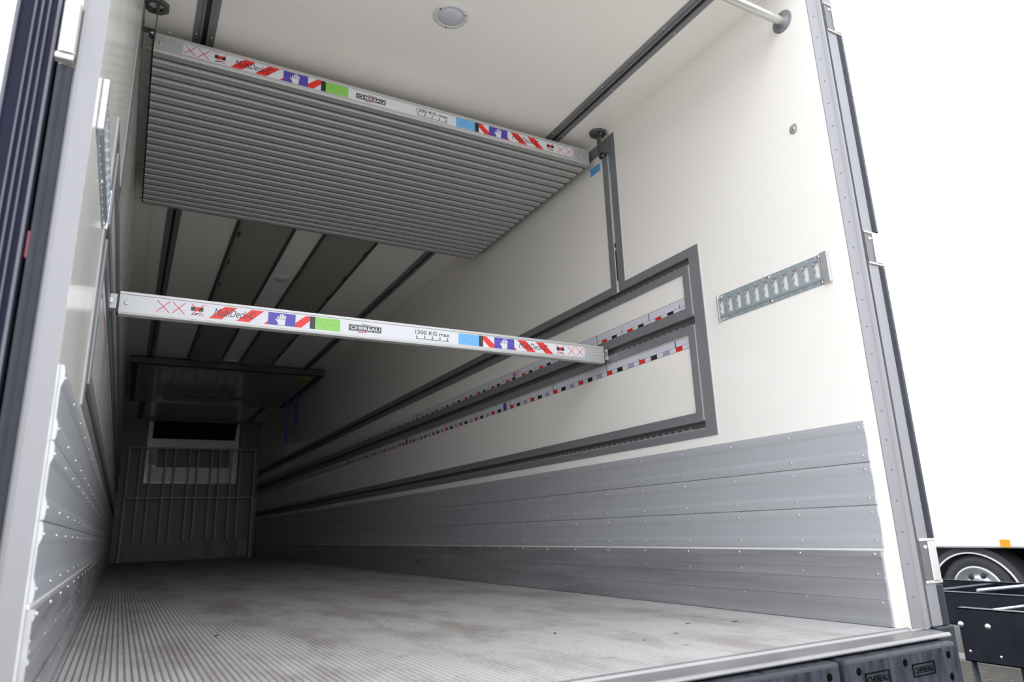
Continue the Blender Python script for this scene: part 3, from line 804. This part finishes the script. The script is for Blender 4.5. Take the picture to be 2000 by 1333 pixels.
# ================================================================== rear frame
t = thing('rear_portal', (W / 2, 0, 0), 'bare steel portal around the open rear end with posts, sill and hinges', 'door portal')
def post(side):
    r = MB()
    prof = [(W + 0.0005, 0.0045), (W + 0.0005, 0.002), (W + 0.020, 0.0), (W + 0.060, -0.004), (W + 0.066, -0.012), (W + 0.076, -0.012), (W + 0.080, -0.004), (W + 0.083, 0.012), (W + 0.104, 0.012), (W + 0.106, -0.001),
            (W + 0.165, -0.001), (W + 0.165, 0.029), (W + 0.0915, 0.029), (W + 0.0915, 0.0045)]
    prof2 = [(W + 0.0005, 0.0045), (W + 0.0005, 0.002), (W + 0.036, -0.002), (W + 0.042, -0.007), (W + 0.047, -0.002), (W + 0.047, 0.0045)]
    if side == 'right': r.prism(prof, 'z', 0.0, H + 0.12, 'steel')
    else: r.prism([(W - x, y) for x, y in prof2], 'z', -0.03, H + 0.12, 'steel')
    if side == 'right':
        for i in range(26): r.dome((W + 0.030, -0.003, 0.10 + 0.105 * i), 0.0028, 0.001, 'y', 'darksteel', -1)
    r.build('post', t)
    g = MB()
    if side == 'right':
        for z0, z1 in ((0.0, 0.13), (0.285, 1.30), (1.45, 2.36)):
            g.prism([(W + 0.1655, -0.002), (W + 0.182, -0.008), (W + 0.200, -0.004), (W + 0.206, 0.01), (W + 0.206, 0.029), (W + 0.1655, 0.029)], 'z', z0, z1, 'rubber')
    else:
        g.prism([(-0.0475, 0.011), (-0.0475, -0.004), (-0.057, -0.009), (-0.062, -0.006), (-0.068, -0.009), (-0.075, -0.004), (-0.077, 0.011)], 'z', -0.03, 1.325, 'rubber')
    g.build('gasket', t)
post('right'); post('left')
def hinge(z0, z1, side):
    if side == 'right':
        xa, xb = W + 0.108, W + 0.208
        MB().box(xa, xb - 0.006, -0.007, 0.0105, z0 - 0.010, z0, 'hinge').build('hinge_bracket', t, bevel=0.002)
        MB().box(xa, xb - 0.006, -0.007, 0.0105, z1, z1 + 0.010, 'hinge').build('hinge_bracket', t, bevel=0.002)
        m = MB().prism([(xa + 0.045, -0.008), (xa + 0.084, -0.010), (xa + 0.092, 0.0), (xa + 0.088, 0.028), (xa + 0.045, 0.028)], 'z', z0 + 0.0005, z1 - 0.0005, 'hinge')
        m.build('hinge_knuckle', t, bevel=0.003, seg=2)
        MB().box(xa, xa + 0.044, -0.0035, 0.0, z0, z1, 'darksteel').build('hinge_recess', t)
        MB().dome((xa + 0.030, -0.0035, z1 - 0.02), 0.008, 0.006, 'y', 'rivet', -1, 12).build('bolt', t)
    else:
        m = MB().prism([(-0.076, 0.02), (-0.079, -0.018), (-0.070, -0.028), (-0.052, -0.028), (-0.046, -0.018), (-0.046, 0.02)], 'z', z0, z1, 'hinge')
        m.build('hinge_knuckle', t, bevel=0.005, seg=2)
        MB().box(-0.0805, -0.0475, -0.022, 0.0, z0 - 0.014, z0 - 0.0005, 'hinge').build('hinge_bracket', t, bevel=0.002)
hinge(0.145, 0.275, 'right'); hinge(1.315, 1.435, 'right'); hinge(2.375, 2.50, 'right'); hinge(1.345, 1.47, 'left')
# sill and header
m = MB()
prof = [(0.028, -0.004), (0.026, 0.003), (0.018, 0.005), (0.010, 0.002), (0.005, -0.005), (-0.056, -0.010), (-0.064, -0.008), (-0.070, -0.012), (-0.072, -0.018), (-0.070, -0.021), (-0.06, -0.024), (0.028, -0.024)]
m.prism(prof, 'x', -0.045, W + 0.085, 'sill', smooth=False)
m.build('sill', t, bevel=0.002, seg=2)
MB().box(-0.046, W + 0.165, -0.0005, 0.0285, H + 0.0, H + 0.12, 'steel').build('header', t)

# under-sill: rubber dock buffers
def buffer(x0, x1, label, words):
    t2 = thing('dock_buffer', ((x0 + x1) / 2, -0.10, -0.12), label, 'buffer', 'rubber dock buffers')
    MB().box(x0, x1, -0.105, -0.001, -0.165, -0.027, 'wetrubber').build('block', t2, bevel=0.012, seg=3)
    fn = lambda a, b: (a, -0.1062, b)
    n = 0
    for cx in words:
        m = MB()
        for (a0, a1, b0, b1) in ((cx - 0.055, cx + 0.055, -0.106, -0.103), (cx - 0.055, cx + 0.055, -0.073, -0.070), (cx - 0.055, cx - 0.052, -0.106, -0.070), (cx + 0.052, cx + 0.055, -0.106, -0.070)):
            m.box(a0, a1, -0.1075, -0.1045, b0, b1, 'void')
        put_text(m, 'CHEREAU', cx - 0.047, cx + 0.047, -0.098, -0.080, fn, 'void', 0.02)
        m.build('moulded_lettering', t2)
    for hx in (x0 + 0.055, (x0 + x1) / 2, x1 - 0.05):
        for hz in (-0.062, -0.125):
            if abs(hx - (x0 + 0.055)) < 1e-6 and hz < -0.1: continue
            MB().lathe((hx, -0.1055, hz), [(0.011, 0), (0.0095, -0.001), (0.0015, -0.0012)], 'y', 'void', 16).build('bolt_hole', t2)
buffer(1.965, 2.505, 'black rubber dock buffer under the sill, right-hand one with two moulded name panels', (2.10, 2.32))
buffer(1.32, 1.945, 'black rubber dock buffer under the sill, cut off by the bottom of the photo', (1.62,))
t3 = thing('rear_underframe', (W / 2, 0.1, -0.3), 'black painted beam behind the rubber buffers below the sill', 'underframe')
MB().box(-0.05, W + 0.10, 0.002, 0.12, -0.30, -0.108, 'chassis').build('cross_beam', t3)
MB().box(W + 0.105, W + 0.205, -0.015, 0.06, -0.19, -0.0015, 'rubber').build('corner_guard', t3, bevel=0.006, seg=2)
M['redp'] = mat('red_white_marker', (0.5, 0.05, 0.12), 0.3, 0, var=0.05)
t4 = thing('tail_light_bar', (2.3, -0.02, -0.26), 'reddish tail light unit peeking out below the rubber buffer', 'tail light')
MB().box(2.10, 2.52, -0.09, 0.0, -0.262, -0.205, 'redp').build('lens', t4, bevel=0.006, seg=2)

# ================================================================== left door folded back against the side
t = thing('rear_door', (-0.12, 0.06, 0.0), 'thick navy-edged rear door folded back beyond the left steel post', 'door')
dx0, dx1 = -0.168, -0.082
MB().box(dx0 + 0.004, dx1 - 0.001, 0.012, 1.25, -0.05, H + 0.08, 'navy').build('door_leaf', t)
for i, (x, w) in enumerate(((dx0 + 0.009, 0.006), (dx0 + 0.038, 0.004), (dx0 + 0.050, 0.004), (dx0 + 0.062, 0.004), (dx1 - 0.007, 0.007))):
    MB().box(x - w / 2, x + w / 2, 0.004, 0.0125, -0.05, H + 0.08, 'navyrib').build('seal_lip', t, bevel=0.0015)
MB().box(dx0, dx0 + 0.004, 0.03, 1.25, -0.05, H + 0.08, 'truck').build('outer_skin', t)
M['redlamp'] = mat('red_marker_lens', (0.35, 0.03, 0.05), 0.3, 0, var=0.02)
MB().box(-0.0815, -0.0695, 0.015, 0.03, 0.90, 0.955, 'redlamp').build('door_marker', t)

# ================================================================== outside
g = MB().box(-60, 60, -60, 60, GZ - 0.2, GZ, 'ground'); structure(g, 'ground', 'wet brown ground with scattered leaves beside the trailer')
structure(MB().box(-40, 3.6, -50, 0.4, GZ, GZ + 0.02, 'concrete'), 'ground_bounce', 'unseen pale concrete slab added behind the open trailer to bounce daylight')  # out of view, added to throw daylight up onto the ceiling
o = MB().box(8.7, 9.05, -6, 40, GZ, GZ + 0.03, 'kerb').build('trim_1'); tag(o, 'pale concrete kerb strip behind the black chassis', 'kerb', kind='structure')
m = MB()
for i in range(260):
    x, y = random.uniform(4.5, 8.6), random.uniform(0.5, 5.5)
    a = random.uniform(0, PI); s = random.uniform(0.015, 0.035); c, d = math.cos(a) * s, math.sin(a) * s
    z = GZ + 0.003
    m.add([(x - c, y - d, z), (x + d * .5, y - c * .5, z + .006), (x + c, y + d, z + .002), (x - d * .5, y + c * .5, z + .004)], [(0, 1, 2, 3)], 'leaf')
tag(m.build('fallen_leaves'), 'small brown fallen leaves scattered on the wet ground', 'leaves', kind='stuff')
for (x, y, s, a, lab) in ((2.03, 0.60, 0.018, 0.3, 'reddish dry leaf scrap on the ribbed floor near the sill'), (2.19, 0.52, 0.020, 0.1, 'orange leaf scrap stuck by the scuff plate corner'), (0.50, 1.55, 0.028, 1.2, 'brown scrap lying on the floor toward the left-hand wall'),
                          (1.52, 0.72, 0.018, 0.8, 'tan leaf scrap in the middle of the ribbed floor')):
    m = MB(); c, d = math.cos(a) * s, math.sin(a) * s
    for q, r_ in ((1, 0), (-0.4, 0.7)):
        m.add([(x - c * q, y - d * q, 0.0008), (x + d * .4, y - c * .3, 0.004), (x + c * q, y + d * q + r_ * s, 0.0015), (x - d * .4, y + c * .4, 0.003)], [(0, 1, 2, 3)], 'leaf')
    tag(m.build('leaf_scrap'), lab, 'leaf', 'leaf scraps on the floor')

for (x, y, a, lab) in ((1.66, 0.40, 0.2, 'short strip of blue tape lying on the ribbed floor'), (1.83, 0.44, 1.0, 'tiny blue scrap on the ribbed floor beside the tape strip')):
    l = 0.016 if 'tape' in lab[:14 + 6] and 'strip of' in lab else 0.005
    m = MB().box(x - l, x + l, y - 0.003, y + 0.003, 0.0002, 0.0014, 'strap')
    tag(m.build('blue_scrap'), lab, 'scrap')
# neighbouring black chassis
t = thing('bare_chassis', (7.2, 2.0, GZ), 'bare black painted trailer chassis parked beside the open trailer', 'chassis')
def channel(x, y0, y1, zt, zb):
    m = MB().box(x, x + 0.008, y0, y1, zb, zt, 'chassis').box(x - 0.0, x + 0.09, y0, y1, zt - 0.008, zt, 'chassis').box(x, x + 0.09, y0, y1, zb, zb + 0.008, 'chassis')
    m.build('long_beam', t)
channel(6.0, -8, 1.95, -0.346, -0.735)
channel(7.0, -8, 4.2, -0.332, -0.62)
channel(8.4, -8, 5.2, -0.345, -0.60)
for y in (1.95 - 0.04, 1.70, 0.9, 0.2):
    pass
for y in (1.955 - 0.02, 1.735, 1.2, 0.7):
    MB().lathe((6.0, y - 0.0, -0.468), [(0.022, 0), (0.020, -0.006), (0.012, -0.008), (0.011, -0.020), (0.001, -0.022)], 'x', 'rivet', 12).build('bolt', t)
for y, z in ((1.90, -0.66), (1.68, -0.675), (1.45, -0.55)):
    MB().lathe((6.0, y, z), [(0.010, 0), (0.008, -0.004), (0.001, -0.004)], 'x', 'rivet', 10).build('bolt', t)
MB().tube([(7.05, 2.35, -0.31), (8.45, 1.75, -0.24), (9.2, 1.4, -0.21)], 0.014, 'rim').build('pale_tube', t)
MB().tube([(6.05, 1.75, -0.36), (7.0, 1.35, -0.29)], 0.010, 'rim').build('pale_tube', t)
for y in (-1.5, 0.4, 2.9): MB().box(7.01, 8.40, y, y + 0.10, -0.56, -0.36, 'chassis').build('cross_member', t)
for y in (-1.5, 0.4, 1.6): MB().box(6.01, 7.0, y, y + 0.08, -0.70, -0.40, 'chassis').build('cross_member', t)
for (a, b) in (((6.25, 1.95), (6.05, 1.60)), ):
    MB().tube([(6.1, 1.95, -0.72), (6.0, 1.88, -0.95), (5.8, 1.72, -1.235)], 0.022, 'rubber', 10).build('hose', t)
for y in (1.60, 1.50):
    MB().tube([(6.1, y, -0.73), (6.12, y + 0.01, -0.95), (6.16, y - 0.02, -1.24)], 0.014, 'rubber', 8).build('stand_leg', t)

# neighbouring white truck body with its wheel
TX = 9.9
t = thing('white_truck', (TX + 1.2, 4.0, GZ), 'tall white box body of the neighbouring truck with one wheel showing', 'truck')
MB().box(TX, TX + 2.5, -1.5, 9.5, -0.06, 2.75, 'truck').build('box_body', t, bevel=0.02)
MB().box(TX + 0.65, TX + 2.0, -1.3, 9.3, -0.36, -0.0605, 'chassis').build('underframe', t)
wy, wz = 4.02, -0.62
m = MB().lathe((TX + 0.15, wy, wz), [(0.31, 0.02), (0.34, 0.0), (0.40, -0.008), (0.45, 0.008), (0.475, 0.04), (0.475, 0.24), (0.45, 0.27), (0.34, 0.28), (0.31, 0.26)], 'x', 'tyre', 64, True, False, False)
m.build('tyre', t)
rim = MB().lathe((TX + 0.15, wy, wz), [(0.325, 0.01), (0.315, -0.008), (0.29, 0.0), (0.262, 0.05), (0.225, 0.085), (0.150, 0.055), (0.142, 0.030), (0.085, 0.022), (0.075, -0.02), (0.001, -0.02)], 'x', 'rim', 64, True, False).build('rim', t)
for i in range(8):
    a = 2 * PI * (i + 0.35) / 8
    MB().lathe((TX + 0.215, wy + 0.20 * math.cos(a), wz + 0.20 * math.sin(a)), [(0.034, 0), (0.033, -0.004), (0.001, -0.003)], 'x', 'plastic', 18).build('hand_hole', rim)
for i in range(10):
    a = 2 * PI * i / 10
    MB().lathe((TX + 0.178, wy + 0.112 * math.cos(a), wz + 0.112 * math.sin(a)), [(0.017, 0), (0.016, -0.018), (0.010, -0.024), (0.001, -0.024)], 'x', 'darksteel', 10).build('wheel_nut', rim)
def arch(r0, r1, xa, xb, k, name, a0=0.06, a1=PI - 0.06):
    m = MB(); n = 36; vs = []
    for i in range(n + 1):
        a = a0 + (a1 - a0) * i / n
        for r in (r0, r1):
            for x in (xa, xb): vs.append((x, wy + r * math.cos(a), wz - 0.085 + r * math.sin(a)))
    fs = []
    for i in range(n):
        o_ = 4 * i
        for p, q in ((0, 1), (1, 3), (3, 2), (2, 0)): fs.append((o_ + p, o_ + q, o_ + 4 + q, o_ + 4 + p))
    fs += [(0, 1, 3, 2), (4 * n, 4 * n + 1, 4 * n + 3, 4 * n + 2)]
    m.add(vs, fs, k, False); m.build(name, t)
arch(0.585, 0.66, TX + 0.10, TX + 0.45, 'tyre', 'mudguard'); arch(0.570, 0.584, TX + 0.08, TX + 0.11, 'truck', 'mudguard_trim')
MB().box(TX - 0.012, TX - 0.0005, 3.44, 3.56, -0.05, 0.045, 'amber').build('side_marker', t, bevel=0.003)
MB().tube([(TX + 0.2, 3.25, -0.25), (TX + 0.15, 3.0, -0.42), (TX + 0.15, 2.7, -0.66)], 0.02, 'rim', 10).build('guard_rail', t)
# ================================================================== light portal: the opening lets the daylight in
pl = bpy.data.lights.new('opening_portal', 'AREA'); pl.shape = 'RECTANGLE'; pl.size = W; pl.size_y = H
po = bpy.data.objects.new('opening_portal', pl); COL.objects.link(po)
po.location = (W / 2, 0.0, H / 2); po.rotation_euler = (PI / 2, 0, 0)
pl.cycles.is_portal = True
